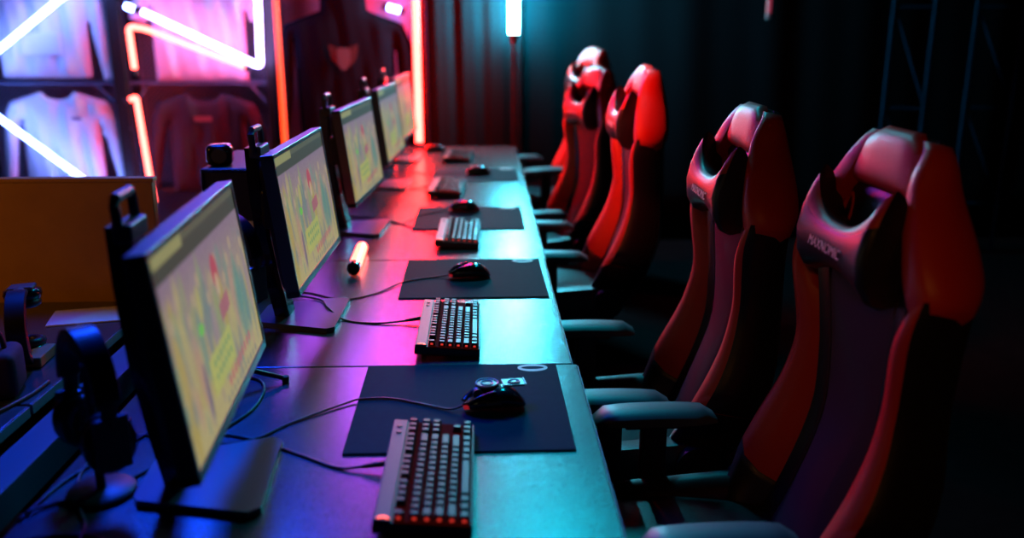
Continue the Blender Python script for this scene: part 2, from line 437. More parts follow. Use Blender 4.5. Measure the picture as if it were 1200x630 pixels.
def make_keyboard(first):
    t = empty('mechanical_keyboard')
    KL, KD = 18.25 * U + 0.010, 6.25 * U + 0.034
    tilt = Matrix.Rotation(R(4.5), 4, 'Y')
    def case(b): bmesh.ops.transform(b, matrix=Matrix.Translation((0, 0, 0.022)) @ tilt, verts=b.verts); return b
    b = B(); box(b, (0, 0, -0.006), (KD, KL, 0.020), 0.003)
    obj('case', case(b), black_plastic, t)
    b = B(); box(b, (-KD / 2 + 0.0145, 0, 0.0055), (0.027, KL - 0.002, 0.006), 0.0015)
    strip = obj('top_strip', case(b), alu_mat, t)
    b = B(); box(b, (KD / 2 - 0.0025, 0, 0.004), (0.004, KL - 0.002, 0.004), 0.001)
    obj('front_lip', case(b), alu_mat, t)
    b = B(); box(b, (0.014, 0, 0.0045), (6.25 * U, KL - 0.006, 0.002))
    obj('switch_plate', case(b), plate_glow, t)
    for yy in (KL / 2 - 0.03, KL / 2 - 0.055):
        b = B(); tube(b, [(-KD / 2 + 0.014, yy, 0.008), (-KD / 2 + 0.014, yy, 0.0105)], 0.005, 14)
        obj('media_button', case(b), black_plastic, strip)
    b = B(); prism(b, [(-KD / 2 + 0.006, -KL / 2 + 0.006), (-KD / 2 + 0.012, -KL / 2 + 0.012), (-KD / 2 + 0.020, -KL / 2 + 0.012), (-KD / 2 + 0.026, -KL / 2 + 0.006), (-KD / 2 + 0.022, -KL / 2 + 0.0045), (-KD / 2 + 0.016, -KL / 2 + 0.008), (-KD / 2 + 0.010, -KL / 2 + 0.0045)], 'z', 0.0085, 0.0095)
    obj('lit_badge', case(b), mat('badge_glow', (0.6, 0.2, 0.1), 0.4, emit=(1, 0.10, 0.03), es=2.5 if first else 0.8), strip)
    for s in (-1, 1):
        b = B(); box(b, (-KD / 2 + 0.02, s * (KL / 2 - 0.04), 0.008), (0.012, 0.03, 0.016), 0.002)
        obj('flip_foot', b, rubber, t)
    rng = random.Random(3)
    x0 = -KD / 2 + 0.030; y0 = -KL / 2 + 0.005
    for ry, keys in rows:
        for (u0, wu) in keys:
            lit = rng.random() < 0.035 or u0 == 0
            px = x0 + (ry + 0.5) * U; py = y0 + (u0 + wu / 2) * U
            k = bpy.data.objects.new('key', kmesh(wu, False)); C.objects.link(k); k.parent = t
            k.matrix_local = Matrix.Translation((0, 0, 0.022)) @ tilt @ Matrix.Translation((px, py, 0.0068))
            if lit and first:
                b = B(); box(b, (0, -wu * U / 2 + 0.0006, 0.004), (0.006, 0.0014, 0.004))
                l = obj('legend_light', b, key_glow, k)
    return t
kb0 = make_keyboard(True)
kbs = [(-0.096, 1.392, 0, 'nearest mechanical keyboard, beside the first mouse pad, red lit keys'),
       (-0.086, 2.155, 0, 'second mechanical keyboard from the camera, in front of the second mouse pad'),
       (-0.088, 3.20, R(-1), 'third mechanical keyboard from the camera, overlapping the third mouse pad'),
       (-0.165, 4.14, R(-3), 'fourth mechanical keyboard from the camera, tinted pink by the red tube'),
       (-0.135, 5.16, R(-3), 'farthest mechanical keyboard, near the end of the desk row')]
KB = []
for i, (x, y, rz, lb) in enumerate(kbs):
    o = kb0 if i == 0 else copy_tree(kb0)
    o.location = (x, y, 0.74); o.rotation_euler = (0, 0, rz); KB.append(o)
    tag(o, lb, 'keyboard', 'keyboards along the desk row')
# ------------------------------------------------------------------ mouse pads
pads = [(-0.048, 1.713, R(0.5), 0.428, 0.432, 'black cloth mouse pad nearest the camera, under the nearest mouse'),
        (-0.030, 2.665, R(0.5), 0.43, 0.43, 'black cloth mouse pad second from the camera'),
        (-0.055, 3.535, 0, 0.428, 0.432, 'black cloth mouse pad third from the camera, partly under the third keyboard'),
        (-0.035, 4.585, 0, 0.428, 0.40, 'black cloth mouse pad fourth from the camera, the farthest one')]
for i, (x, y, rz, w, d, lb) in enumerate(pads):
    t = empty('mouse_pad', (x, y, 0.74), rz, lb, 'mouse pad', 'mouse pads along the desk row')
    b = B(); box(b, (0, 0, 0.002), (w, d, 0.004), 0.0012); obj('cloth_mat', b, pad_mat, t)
    b = B(); n = 40
    ro = [b.verts.new((w / 2 - 0.055 + 0.034 * math.cos(2 * PI * k / n), d / 2 - 0.026 + 0.022 * math.sin(2 * PI * k / n), 0.0043)) for k in range(n)]
    ri = [b.verts.new((w / 2 - 0.055 + 0.026 * math.cos(2 * PI * k / n), d / 2 - 0.026 + 0.009 * math.sin(2 * PI * k / n), 0.0043)) for k in range(n)]
    for k in range(n): b.faces.new((ro[k], ro[(k + 1) % n], ri[(k + 1) % n], ri[k]))
    obj('printed_ring_logo', b, print_mat, t)

# ------------------------------------------------------------------ mice (nose towards -X)
def make_mouse():
    t = empty('gaming_mouse')
    secs = []
    N = 18
    for s in range(N + 1):
        q = s / N; x = -0.062 + 0.124 * q
        ww = 0.033 * (1 - abs(2 * q - 1.06) ** 3.2) ** 0.5 if abs(2 * q - 1.06) < 1 else 0.004
        ww = max(ww, 0.006) * (1 - 0.10 * math.sin(PI * min(1, q * 1.4)))
        h = interp(q, [(0, 0.012), (0.2, 0.026), (0.6, 0.041), (0.85, 0.031), (1, 0.010)])
        ring = []
        for a in range(20):
            an = 2 * PI * a / 20; c_, s_ = math.cos(an), math.sin(an)
            ring.append(Vector((x, ww * math.copysign(abs(c_) ** 0.75, c_), 0.003 + h * 0.5 + h * 0.5 * math.copysign(abs(s_) ** 0.7, s_))))
        secs.append(ring)
    b = B(); loft(b, secs); obj('shell', b, gloss_plastic, t, True)
    b = B(); tube(b, [(-0.034, -0.005, 0.033), (-0.034, 0.005, 0.033)], 0.010, 16)
    obj('scroll_wheel', b, grey_plastic, t, True, 40)
    for s in (-1, 1):
        b = B(); pts = [(-0.060, s * 0.006, 0.0155), (-0.05, s * 0.017, 0.023), (-0.03, s * 0.019, 0.033), (0.0, s * 0.018, 0.040)]
        tube(b, smooth_path(pts, 4), 0.0035, 6, sx=2.6); obj('mouse_button', b, gloss_plastic, t, True)
    b = B(); box(b, (-0.058, -0.004, 0.009), (0.012, 0.02, 0.008), 0.002)
    obj('nose_light', b, mat('nose_glow', (0.3, 0.02, 0.02), 0.4, emit=(1, 0.03, 0.05), es=0.25), t)
    b = B(); box(b, (-0.006, -0.031, 0.022), (0.03, 0.006, 0.007), 0.002); obj('thumb_button', b, grey_plastic, t)
    return t
m0 = make_mouse()
mice = [(0.020, 1.690, R(8), 'nearest mouse, black with pale round and square emblem plates on top'),
        (-0.042, 2.66, R(4), 'second mouse from the camera, glossy black on the second pad'),
        (-0.075, 3.66, R(0), 'third mouse from the camera, black behind the third keyboard'),
        (-0.020, 4.585, R(0), 'fourth mouse from the camera, black on the farthest mouse pad'),
        (-0.285, 5.46, R(6), 'farthest black mouse, at the foot of the red tube light')]
MICE = []
for i, (x, y, rz, lb) in enumerate(mice):
    o = m0 if i == 0 else copy_tree(m0)
    o.location = (x, y, 0.744 if i < 4 else 0.74); o.rotation_euler = (0, 0, rz)
    tag(o, lb, 'mouse', 'mice along the desk row'); MICE.append(o)
# emblem plates of the nearest mouse
b = B(); tube(b, [(-0.012, 0.020, 0.042), (-0.012, 0.020, 0.046)], 0.024, 32)
e1 = obj('round_emblem', b, mat('emblem_dark', (0.05, 0.07, 0.08), 0.3), MICE[0], True, 40); e1['label'] = 'round emblem plate with pale ring'
b = B()
for rr in (0.0225, 0.012):
    tube(b, [(-0.012 + rr * math.cos(2 * PI * k / 32), 0.020 + rr * math.sin(2 * PI * k / 32), 0.0465) for k in range(33)], 0.0016, 5)
obj('emblem_ring', b, mat('emblem_pale', (0.75, 0.8, 0.82), 0.35), e1)
b = B(); box(b, (0.042, 0.022, 0.042), (0.046, 0.036, 0.004), 0.0015)
e2 = obj('square_emblem', b, MATS['emblem_dark'], MICE[0]); e2['label'] = 'square emblem plate with a pale eye mark'
b = B()
tube(b, [(0.044 + 0.012 * math.cos(2 * PI * k / 24), 0.022 + 0.009 * math.sin(2 * PI * k / 24), 0.0445) for k in range(25)], 0.0018, 5)
tube(b, [(0.044, 0.022, 0.043), (0.044, 0.022, 0.0452)], 0.0045, 12)
box(b, (0.020, 0.008, 0.0445), (0.012, 0.003, 0.001)); box(b, (0.066, 0.022, 0.0445), (0.002, 0.034, 0.001))
obj('eye_mark', b, MATS['emblem_pale'], e2)

# ------------------------------------------------------------------ cables of mice and keyboards (parts of them)
def cable(owner, pts, r, name='cable', z=0.7425, wob=0.0):
    P = smooth_path([(p[0], p[1], p[2] if len(p) > 2 else z) for p in pts], 6)
    inv = (Matrix.Translation(owner.location) @ Matrix.Rotation(owner.rotation_euler.z, 4, 'Z')).inverted()
    b = B(); tube(b, [inv @ p for p in P], r, 7)
    return obj(name, b, cable_mat, owner, True)
cable(MICE[0], [(-0.040, 1.68, 0.755), (-0.07, 1.675, 0.748), (-0.118, 1.70, 0.7465), (-0.19, 1.735, 0.7465), (-0.255, 1.735, 0.7465), (-0.285, 1.72, 0.744), (-0.38, 1.63), (-0.431, 1.565), (-0.50, 1.545), (-0.60, 1.574), (-0.70, 1.60)], 0.0022)
cable(MICE[1], [(-0.10, 2.655, 0.753), (-0.15, 2.655, 0.746), (-0.223, 2.62, 0.7465), (-0.262, 2.58, 0.744), (-0.312, 2.50), (-0.402, 2.446), (-0.511, 2.516), (-0.66, 2.56)], 0.0022)
cable(MICE[2], [(-0.135, 3.66, 0.753), (-0.20, 3.62, 0.7465), (-0.255, 3.57, 0.7465), (-0.29, 3.50, 0.744), (-0.33, 3.43), (-0.43, 3.54), (-0.6, 3.6)], 0.0022)
cable(MICE[3], [(-0.082, 4.585, 0.753), (-0.2, 4.60, 0.747), (-0.27, 4.6, 0.744), (-0.40, 4.70), (-0.6, 4.72)], 0.0022)
cable(MICE[4], [(-0.345, 5.45, 0.75), (-0.40, 5.36), (-0.5, 5.36), (-0.62, 5.42)], 0.0022)
def kcable(kb, pts):
    cable(kb, pts, 0.0027)
    inv = (Matrix.Translation(kb.location) @ Matrix.Rotation(kb.rotation_euler.z, 4, 'Z')).inverted()
    a = inv @ Vector((*pts[0][:2], 0.755)); c = inv @ Vector((*pts[1][:2], 0.7475))
    b = B(); tube(b, [a, a.lerp(c, 0.5), c], [0.0055, 0.005, 0.0035], 10)
    obj('cable_plug', b, rubber, kb, True)
kcable(KB[0], [(-0.168, 1.435, 0.755), (-0.215, 1.438, 0.7475), (-0.26, 1.444), (-0.32, 1.485), (-0.411, 1.546), (-0.497, 1.585), (-0.62, 1.60), (-0.70, 1.55)])
kcable(KB[1], [(-0.160, 2.236, 0.755), (-0.205, 2.236, 0.7475), (-0.282, 2.233), (-0.365, 2.262), (-0.42, 2.325, 0.757), (-0.455, 2.40, 0.757), (-0.56, 2.45, 0.757), (-0.67, 2.47, 0.757)])
kcable(KB[2], [(-0.160, 3.28, 0.755), (-0.205, 3.30, 0.7475), (-0.282, 3.38), (-0.394, 3.515), (-0.55, 3.55), (-0.68, 3.56)])
kcable(KB[3], [(-0.240, 4.20, 0.755), (-0.285, 4.20, 0.7475), (-0.33, 4.20), (-0.352, 4.23), (-0.36, 4.45), (-0.42, 4.54), (-0.6, 4.6)])
kcable(KB[4], [(-0.208, 5.20, 0.755), (-0.25, 5.22, 0.7475), (-0.33, 5.30), (-0.45, 5.33), (-0.62, 5.36)])
# loose desk cables behind the nearest monitor
loose = [([(-0.762, 1.284, 0.70), (-0.735, 1.30), (-0.706, 1.334), (-0.65, 1.36), (-0.60, 1.43), (-0.53, 1.56), (-0.47, 1.70), (-0.49, 1.85), (-0.62, 1.9)], 'loose black cable curling behind the nearest monitor base'),
         ([(-0.735, 1.285), (-0.716, 1.42), (-0.662, 1.548), (-0.62, 1.658), (-0.60, 1.75), (-0.66, 1.86)], 'loose black cable along the rear desk edge'),
         ([(-0.61, 1.20), (-0.626, 1.27), (-0.66, 1.33), (-0.705, 1.45), (-0.70, 1.66)], 'loose black cable running past the nearest headset stand'),
         ([(-0.70, 1.23), (-0.65, 1.24), (-0.60, 1.235), (-0.56, 1.21), (-0.50, 1.19), (-0.44, 1.12)], 'loose black cable in front of the nearest headset stand')]
for pts, lb in loose:
    b = B(); tube(b, smooth_path([(p[0], p[1], p[2] if len(p) > 2 else 0.7432) for p in pts], 8), 0.003, 7)
    tag(obj('loose_cable', b, cable_mat, None, True), lb, 'cable', 'loose cables on the nearest desk')

# ------------------------------------------------------------------ red light stick on desk 2
t = empty('light_stick', (-0.408, 2.86, 0.74), R(2), 'short red glowing light stick with black end cap lying on the desk', 'lamp')
b = B(); tube(b, [(0, -0.13 + 0.0, 0.020), (0, 0.125, 0.020)], 0.019, 24); obj('glowing_tube', b, lamp_red, t, True, 40)
b = B(); tube(b, [(0, -0.165, 0.022), (0, -0.160, 0.0225), (0, -0.128, 0.0225), (0, -0.125, 0.022)], [0.016, 0.021, 0.021, 0.017], 20); obj('end_cap', b, gloss_plastic, t, True, 40)
b = B(); tube(b, [(0, 0.122, 0.020), (0, 0.140, 0.020)], 0.0175, 20); obj('end_cap', b, grey_plastic, t, True, 40)
# small tripod behind the nearest monitor
t = empty('mini_tripod', (-0.55, 1.80, 0.74), 0, 'small black mini tripod behind the nearest monitor, one leg sticking out', 'tripod')
b = B(); tube(b, [(0, 0, 0.05), (0, 0, 0.13)], 0.009, 12); hub = obj('center_post', b, black_plastic, t, True, 40)
b = B(); tube(b, [(0, 0, 0.13), (0, 0, 0.142)], 0.016, 14); obj('mount_plate', b, black_metal, hub)
for k, a in enumerate((R(22), R(150), R(265))):
    d = Vector((math.cos(a), math.sin(a), 0)); b = B(); L_ = 0.125
    tube(b, [Vector((0, 0, 0.06)) + d * 0.005, d * L_ + Vector((0, 0, 0.008))], [0.007, 0.005], 10)
    lg = obj('leg', b, black_plastic, t, True)
    b = B(); tube(b, [d * L_ + Vector((0, 0, 0.0)), d * L_ + Vector((0, 0, 0.014))], 0.0075, 10); obj('rubber_foot', b, rubber, lg)

# ------------------------------------------------------------------ headsets on stands
def make_headset():
    t = empty('gaming_headset')
    b = B(); n = 20; path = []
    for k in range(n + 1):
        a = PI * k / n; path.append(Vector((0, -0.080 * math.cos(a), 0.19 + 0.095 * math.sin(a))))
    secs = []
    for k, p in enumerate(path):
        a = PI * k / n; nrm = Vector((0, -math.cos(a), math.sin(a))); 
        secs.append([p + Vector((sx * 0.019, 0, 0)) + nrm * sn * 0.007 for sx, sn in ((-1, -1), (-1.15, 0), (-1, 1), (1, 1), (1.15, 0), (1, -1))])
    loft(b, secs); obj('headband', b, black_plastic, t, True, 50)
    b = B(); secs = []
    for k in range(5, n - 4):
        p = path[k]; a = PI * k / n; nrm = Vector((0, -math.cos(a), math.sin(a)))
        secs.append([p - nrm * 0.012 + Vector((sx * 0.018, 0, 0)) + nrm * sn * 0.009 for sx, sn in ((-1, -1), (-1.2, 0), (-1, 1), (1, 1), (1.2, 0), (1, -1))])
    loft(b, secs); obj('headband_cushion', b, black_leather, t, True, 50)
    for s in (-1, 1):
        b = B(); y0 = s * 0.080
        tube(b, [(0, y0, 0.20), (0, y0 * 1.05, 0.15)], 0.006, 8, sx=2.2); box(b, (0, y0 * 1.04, 0.12), (0.055, 0.010, 0.09), 0.004)
        obj('yoke', b, grey_plastic, t)
        b = B(); secs = []
        for q, rr in ((0.0, 0.030), (0.004, 0.038), (0.016, 0.042), (0.026, 0.040), (0.030, 0.030)):
            secs.append([Vector((rr * math.cos(2 * PI * k / 24), s * (0.052 + q), 0.115 + rr * 1.2 * math.sin(2 * PI * k / 24))) for k in range(24)])
        loft(b, secs); c = obj('ear_cup', b, gloss_plastic, t, True, 60)
        b = B(); tube(b, [(0.028 * math.cos(2 * PI * k / 24), s * 0.047, 0.115 + 0.036 * math.sin(2 * PI * k / 24)) for k in range(25)], 0.011, 8)
        obj('ear_cushion', b, black_leather, c, True)
    return t
def make_hstand(h=0.275):
    t = empty('headset_stand')
    b = B(); tube(b, [(0, 0, 0), (0, 0, 0.008), (0, 0, 0.012)], [0.055, 0.055, 0.05], 28); obj('stand_base', b, black_metal, t, True, 40)
    b = B(); tube(b, [(0, 0, 0.01), (0, 0, h - 0.02)], 0.008, 12); obj('stand_pole', b, black_metal, t, True, 40)
    b = B(); box(b, (0, 0, h - 0.016), (0.034, 0.052, 0.014), 0.006); obj('stand_hook', b, black_plastic, t)
    return t
hs0 = make_headset(); st0 = make_hstand(0.275)
hsp = [(-0.640, 1.372, 0.0, R(42), 'black headset hanging on the stand behind the nearest monitor', 'black headset stand behind the nearest monitor'),
       (-0.640, 2.24, 0.0, R(60), 'black headset hanging between the first and second monitor backs', 'black headset stand behind the second monitor')]
for i, (x, y, dz, rz, l1, l2) in enumerate(hsp):
    a = hs0 if i == 0 else copy_tree(hs0); s = st0 if i == 0 else copy_tree(st0)
    a.location = (x, y, 0.741 + dz); a.rotation_euler = (0, 0, rz); s.location = (x, y, 0.74); s.rotation_euler = (0, 0, rz)
    tag(a, l1, 'headset', 'headsets behind the monitors'); tag(s, l2, 'headset stand', 'headset stands')
# headset lying on the opposite desk, tipped over
a = copy_tree(hs0); a.location = (-1.12, 2.16, 0.80); a.rotation_euler = (R(82), 0, R(20))
tag(a, 'black headset lying on the opposite desk in front of the wooden partition', 'headset', 'headsets behind the monitors')

# ------------------------------------------------------------------ computer tower behind monitor 2
t = empty('computer_tower', (-0.715, 2.80, 0.74), 0, 'black computer tower standing behind the second monitor with glossy edges', 'computer')
b = B(); box(b, (0, 0, 0.182), (0.20, 0.40, 0.34), 0.006); obj('case', b, black_metal, t)
b = B()
for sx in (-1, 1):
    box(b, (sx * 0.092, -0.203, 0.182), (0.008, 0.004, 0.33), 0.001)
box(b, (0, -0.203, 0.346), (0.19, 0.006, 0.006), 0.001)
obj('glossy_edge_trim', b, gloss_plastic, t)
b = B()
for k in range(9): box(b, (-0.02, -0.202, 0.08 + 0.012 * k), (0.09, 0.004, 0.005))
obj('vent_grille', b, grey_plastic, t)
for k in range(2):
    b = B(); box(b, (0.035 + 0.035 * k, -0.2015, 0.175 + 0.01 * k), (0.016, 0.002, 0.045)); obj('white_sticker', b, paper_mat, t)
for sx in (-1, 1):
    for sy in (-1, 1):
        b = B(); tube(b, [(sx * 0.07 + (0.04 if sx < 0 else 0), sy * 0.16, 0), (sx * 0.07 + (0.04 if sx < 0 else 0), sy * 0.16, 0.013)], 0.014, 12); obj('foot', b, rubber, t)
t = empty('desktop_speaker', (-0.775, 2.68, 1.092), R(10), 'small black rounded speaker sitting on top of the computer tower', 'speaker')
b = B(); box(b, (0, 0, 0.03), (0.075, 0.07, 0.06), 0.015, seg=3); obj('body', b, gloss_plastic, t, True, 40)
b = B(); tube(b, [(0, -0.034, 0.03), (0, -0.038, 0.03)], 0.022, 20); obj('driver_ring', b, grey_plastic, t)

# ------------------------------------------------------------------ wooden counter and objects on the opposite desk
t = empty('wooden_partition', (-1.70, 2.52, 0), 0, 'tan wooden partition panel standing behind the left desks, lit amber', 'partition')
b = B(); box(b, (0, 0, 0.56), (1.56, 0.03, 1.02), 0.003); obj('panel', b, wood, t)
b = B(); box(b, (0, 0, 1.076), (1.57, 0.036, 0.012), 0.002); obj('top_edge', b, wood, t)
for xx in (-0.6, 0.0, 0.6):
    b = B(); box(b, (xx, 0, 0.025), (0.06, 0.36, 0.05), 0.004); box(b, (xx, 0.06, 0.20), (0.04, 0.08, 0.32), 0.004); obj('foot', b, black_metal, t)
t = empty('camera_bag', (-1.055, 1.80, 0.74), R(15), 'small black bag with metal buckles on the opposite desk at left edge', 'bag')
b = B(); box(b, (0, 0, 0.05), (0.15, 0.11, 0.10), 0.02, seg=4); obj('bag_body', b, black_fabric, t, True)
b = B(); tube(b, smooth_path([(-0.05, 0, 0.095), (-0.04, 0, 0.135), (0.0, 0, 0.15), (0.04, 0, 0.135), (0.05, 0, 0.095)], 6), 0.005, 8, sx=2); obj('carry_strap', b, black_leather, t, True)
for s in (-1, 1):
    b = B(); box(b, (s * 0.03, -0.056, 0.07), (0.014, 0.006, 0.022), 0.002); obj('buckle', b, mat('chrome', (0.7, 0.7, 0.75), 0.15, metal=1.0), t)
b = B(); box(b, (0, 0, 0), (0.26, 0.13, 0.004), 0.001); o = obj('paper_sheet', b, paper_mat); o.location = (-1.02, 2.33, 0.7425); o.rotation_euler = (0, 0, R(14))
tag(o, 'white sheet of paper on the opposite desk beside the wooden partition', 'paper')
b = B(); box(b, (0, 0, 0.012), (0.36, 0.10, 0.024), 0.003); o = obj('wooden_board', b, wood); o.location = (-1.19, 1.985, 0.741); o.rotation_euler = (0, 0, R(4))
tag(o, 'narrow wooden board lying on the opposite desk below the black headset', 'board')
b = B(); tube(b, smooth_path([(-1.02, 1.62, 0.744), (-0.985, 1.68, 0.744), (-0.955, 1.78, 0.744), (-0.95, 1.86, 0.744)], 6), 0.004, 8)
tag(obj('red_cable', b, mat('red_sheath', (0.5, 0.05, 0.02), 0.5), None, True), 'short red cable along the edge of the opposite desk', 'cable')

# ------------------------------------------------------------------ gaming chairs (local: faces +X)
AL = R(12.0); BX, BZ = -0.215, 0.455
def bp(u, v, w):
    w = w + interp(v, [(0.0, -0.020), (0.10, -0.045), (0.28, -0.068), (0.40, -0.052), (0.50, -0.028), (0.60, -0.004), (0.70, 0.0)])
    c, s = math.cos(AL), math.sin(AL)
    return Vector((BX - s * v + c * w, u, BZ + c * v + s * w))
OUT = [(0.0, 0.185), (0.08, 0.235), (0.20, 0.262), (0.32, 0.245), (0.42, 0.232), (0.52, 0.250), (0.60, 0.268), (0.645, 0.266), (0.72, 0.216), (0.79, 0.162), (0.85, 0.134), (0.875, 0.108)]
INN = [(0.0, 0.135), (0.2, 0.135), (0.42, 0.150), (0.56, 0.175), (0.62, 0.195)]
def make_chair():
    t = empty('gaming_chair')
    # backrest core shell (black)
    b = B(); secs = []
    for k in range(27):
        v = 0.875 * k / 26; wo = interp(v, OUT) - 0.012; th = interp(v, [(0.0, 0.09), (0.60, 0.082), (0.78, 0.055), (0.875, 0.018)])
        secs.append([bp(wo, v, 0.0), bp(wo * 0.6, v, 0.006), bp(0, v, 0.008), bp(-wo * 0.6, v, 0.006), bp(-wo, v, 0.0), bp(-wo, v, -th * 0.7), bp(-wo * 0.7, v, -th), bp(0, v, -th * 1.05), bp(wo * 0.7, v, -th), bp(wo, v, -th * 0.7)])
    loft(b, secs); shell = obj('backrest', b, black_leather, t, True, 60)
    # centre fabric panel
    b = B(); secs = []
    for k in range(15):
        v = 0.02 + 0.60 * k / 14; wi = interp(v, INN) - 0.035 - (0.03 * max(0, (v - 0.55) / 0.07) if v > 0.55 else 0)
        bulge = 0.022 + 0.010 * math.sin(PI * min(1, v / 0.35))
        secs.append([bp(wi, v, -0.01), bp(wi, v, 0.012), bp(wi * 0.6, v, bulge), bp(-wi * 0.6, v, bulge), bp(-wi, v, 0.012), bp(-wi, v, -0.01)])
    loft(b, secs); obj('centre_panel', b, black_fabric, shell, True, 50)
    for s in (-1, 1):
        # red bolster
        b = B(); secs = []; bk = B(); sec2 = []
        for k in range(25):
            v = 0.165 + 0.465 * k / 24
            wo = interp(v, OUT); wi = interp(v, INN)
            h = interp(v, [(0.0, 0.100), (0.14, 0.098), (0.28, 0.078), (0.42, 0.052), (0.56, 0.056), (0.65, 0.045)])
            q = k / 24; sh = 0.075 * q ** 3 + 0.085 * (1 - q) ** 3
            secs.append([bp(s * u, v - sh * (1 - c), w) for c, (u, w) in zip((0, 0.15, 0.4, 0.7, 0.95, 1, 1, 1), ((wi + 0.004, 0.006), (wi + (wo - wi) * 0.22, h * 0.60), (wi + (wo - wi) * 0.45, h * 0.96), (wi + (wo - wi) * 0.75, h), (wo - 0.003, h * 0.82), (wo, h * 0.3), (wo, -0.02), (wo - 0.010, -0.055)))])
        loft(b, secs, mi=[0, 0, 0, 0, 1, 1, 1, 1]); obj('side_bolster', b, [red_leather, black_leather], shell, True, 60)
        # black lower end of the bolster
        b = B(); secs = []
        for k in range(9):
            v = -0.02 + 0.187 * k / 8
            wo = interp(v, OUT) - 0.001; wi = interp(v, INN)
            h = interp(v, [(-0.02, 0.07), (0.03, 0.094), (0.142, 0.0975)])
            sh = 0.083 * k / 8
            secs.append([bp(s * u, v - sh * (1 - c), w) for c, (u, w) in zip((0, 0.15, 0.4, 0.7, 0.95, 1, 1, 1), ((wi + 0.004, 0.006), (wi + (wo - wi) * 0.22, h * 0.60), (wi + (wo - wi) * 0.45, h * 0.95), (wi + (wo - wi) * 0.75, h * 0.99), (wo - 0.003, h * 0.81), (wo, h * 0.3), (wo, -0.02), (wo - 0.010, -0.055)))])
        loft(b, secs); o = obj('bolster_end', b, black_leather, shell, True, 60); o['label'] = 'black lower end of the red bolster'
        # black inner strip
        b = B(); secs = []
        for k in range(20):
            v = 0.02 + 0.60 * k / 19; wi = interp(v, INN); h = 0.022
            secs.append([bp(s * u, v, w) for u, w in ((wi - 0.040, 0.0), (wi - 0.036, 0.014), (wi - 0.015, h * 0.5), (wi + 0.006, h * 0.96), (wi + 0.012, 0.0))])
        loft(b, secs); obj('inner_strip', b, black_leather, shell, True, 60)
        # red upper wing, from the shoulder to the headrest
        b = B(); secs = []
        for k in range(19):
            v = 0.615 + 0.255 * k / 18
            wo = interp(v, OUT) + 0.004
            fr = interp(v, [(0.615, 0.030), (0.68, 0.052), (0.80, 0.048), (0.87, 0.025)])
            bw = interp(v, [(0.615, -0.060), (0.68, -0.072), (0.78, -0.052), (0.87, -0.018)])
            wi = wo - interp(v, [(0.615, 0.05), (0.7, 0.065), (0.87, 0.045)])
            sh = 0.070 * (1 - k / 18) ** 1.5; cw = max(0.03, wo - wi)
            secs.append([bp(s * u, v - sh * (1 - c), w) for c, (u, w) in zip((0, 0.15, 0.7, 0.95, 1, 1, 1), ((wi, -0.01), (wi + 0.006, fr * 0.8), (wo - 0.018, fr), (wo - 0.004, fr * 0.8), (wo + 0.002, 0.0), (wo, bw * 0.7), (wo - 0.02, bw)))])
        loft(b, secs); obj('shoulder_wing', b, red_leather, shell, True, 60)
        # belt hole rim
        b = B(); tube(b, [bp(s * (0.118 + 0.020 * math.cos(a)) , 0.70 + 0.038 * math.sin(a), 0.016) for a in [2 * PI * k / 20 for k in range(21)]], 0.006, 8)
        obj('belt_hole_rim', b, red_leather, shell, True)
    # headrest pad
    def padsec(v0, v1, wf, n=10, puff=0.03, base=0.010):
        secs = []
        for k in range(n + 1):
            q = k / n; v = v0 + (v1 - v0) * q
            ww = wf(v); p = puff * (1 - abs(2 * q - 1) ** 4) ** 0.5
            secs.append([bp(u * ww, v, w) for u, w in ((-1, base - 0.012), (-1, base + p * 0.55), (-0.82, base + p * 0.92), (-0.4, base + p * 1.02), (0, base + p * 1.05), (0.4, base + p * 1.02), (0.82, base + p * 0.92), (1, base + p * 0.55), (1, base - 0.012))])
        return secs
    b = B(); loft(b, padsec(0.765, 0.882, lambda v: max(0.06, (interp(v, OUT) - 0.030)) * (1 - 0.28 * max(0, (v - 0.84) / 0.042) ** 2), 12, 0.020, 0.018)); obj('headrest_pad', b, red_leather, shell, True, 60)
    b = B(); loft(b, padsec(0.62, 0.772, lambda v: 0.135, 8, 0.010, 0.010)); o = obj('headrest_band', b, black_leather, shell, True, 60)
    # neck pillow, eared
    PV = 0.660
    b = B(); secs = []; n = 28
    for k in range(n + 1):
        q = -1 + 2 * k / n; a = abs(q); u = 0.150 * q
        top = 0.030 + 0.092 * a ** 2.8; bot = -0.060 - 0.034 * a ** 2.0
        dep = 0.078 + 0.004 * a ** 2; w0 = 0.022
        t_ = max(0, (a - 0.90) / 0.10)
        bot *= 1 - 0.10 * t_ ** 2; dep *= 1 - 0.16 * t_ ** 2
        seam = top * 0.42 + 0.004
        ring = []
        for (vv, ww) in ((bot * 0.9, 0.0), (bot, 0.30), (bot * 0.93, 0.62), (bot * 0.62, 0.86), (bot * 0.1, 1.0), (seam * 0.8, 0.99), (seam, 0.955), (seam + (top - seam) * 0.15, 0.955), (seam + (top - seam) * 0.6, 0.88), (top * 0.985, 0.80), (top, 0.72), (top * 0.93, 0.50), (top * 0.55, 0.0)):
            ring.append(bp(u, PV + vv, w0 + dep * ww))
        secs.append(ring)
    loft(b, secs, mi=[0, 0, 0, 0, 0, 0, 1, 1, 1, 0, 0, 0, 0])
    pil = obj('neck_pillow', b, [black_leather, red_leather], t, True, 50); pil['label'] = 'eared black neck pillow with red upper face'
    # brand lettering on the pillow
    cu = bpy.data.curves.new('brand_lettering', 'FONT'); cu.body = 'MAXNOMIC'; cu.size = 0.026; cu.extrude = 0.0006; cu.align_x = 'CENTER'; cu.align_y = 'CENTER'
    to = bpy.data.objects.new('tmp', cu); C.objects.link(to)
    dg = bpy.context.evaluated_depsgraph_get(); me = bpy.data.meshes.new_from_object(to.evaluated_get(dg))
    bpy.data.objects.remove(to); me.name = 'brand_lettering'; me.materials.clear(); me.materials.append(label_white)
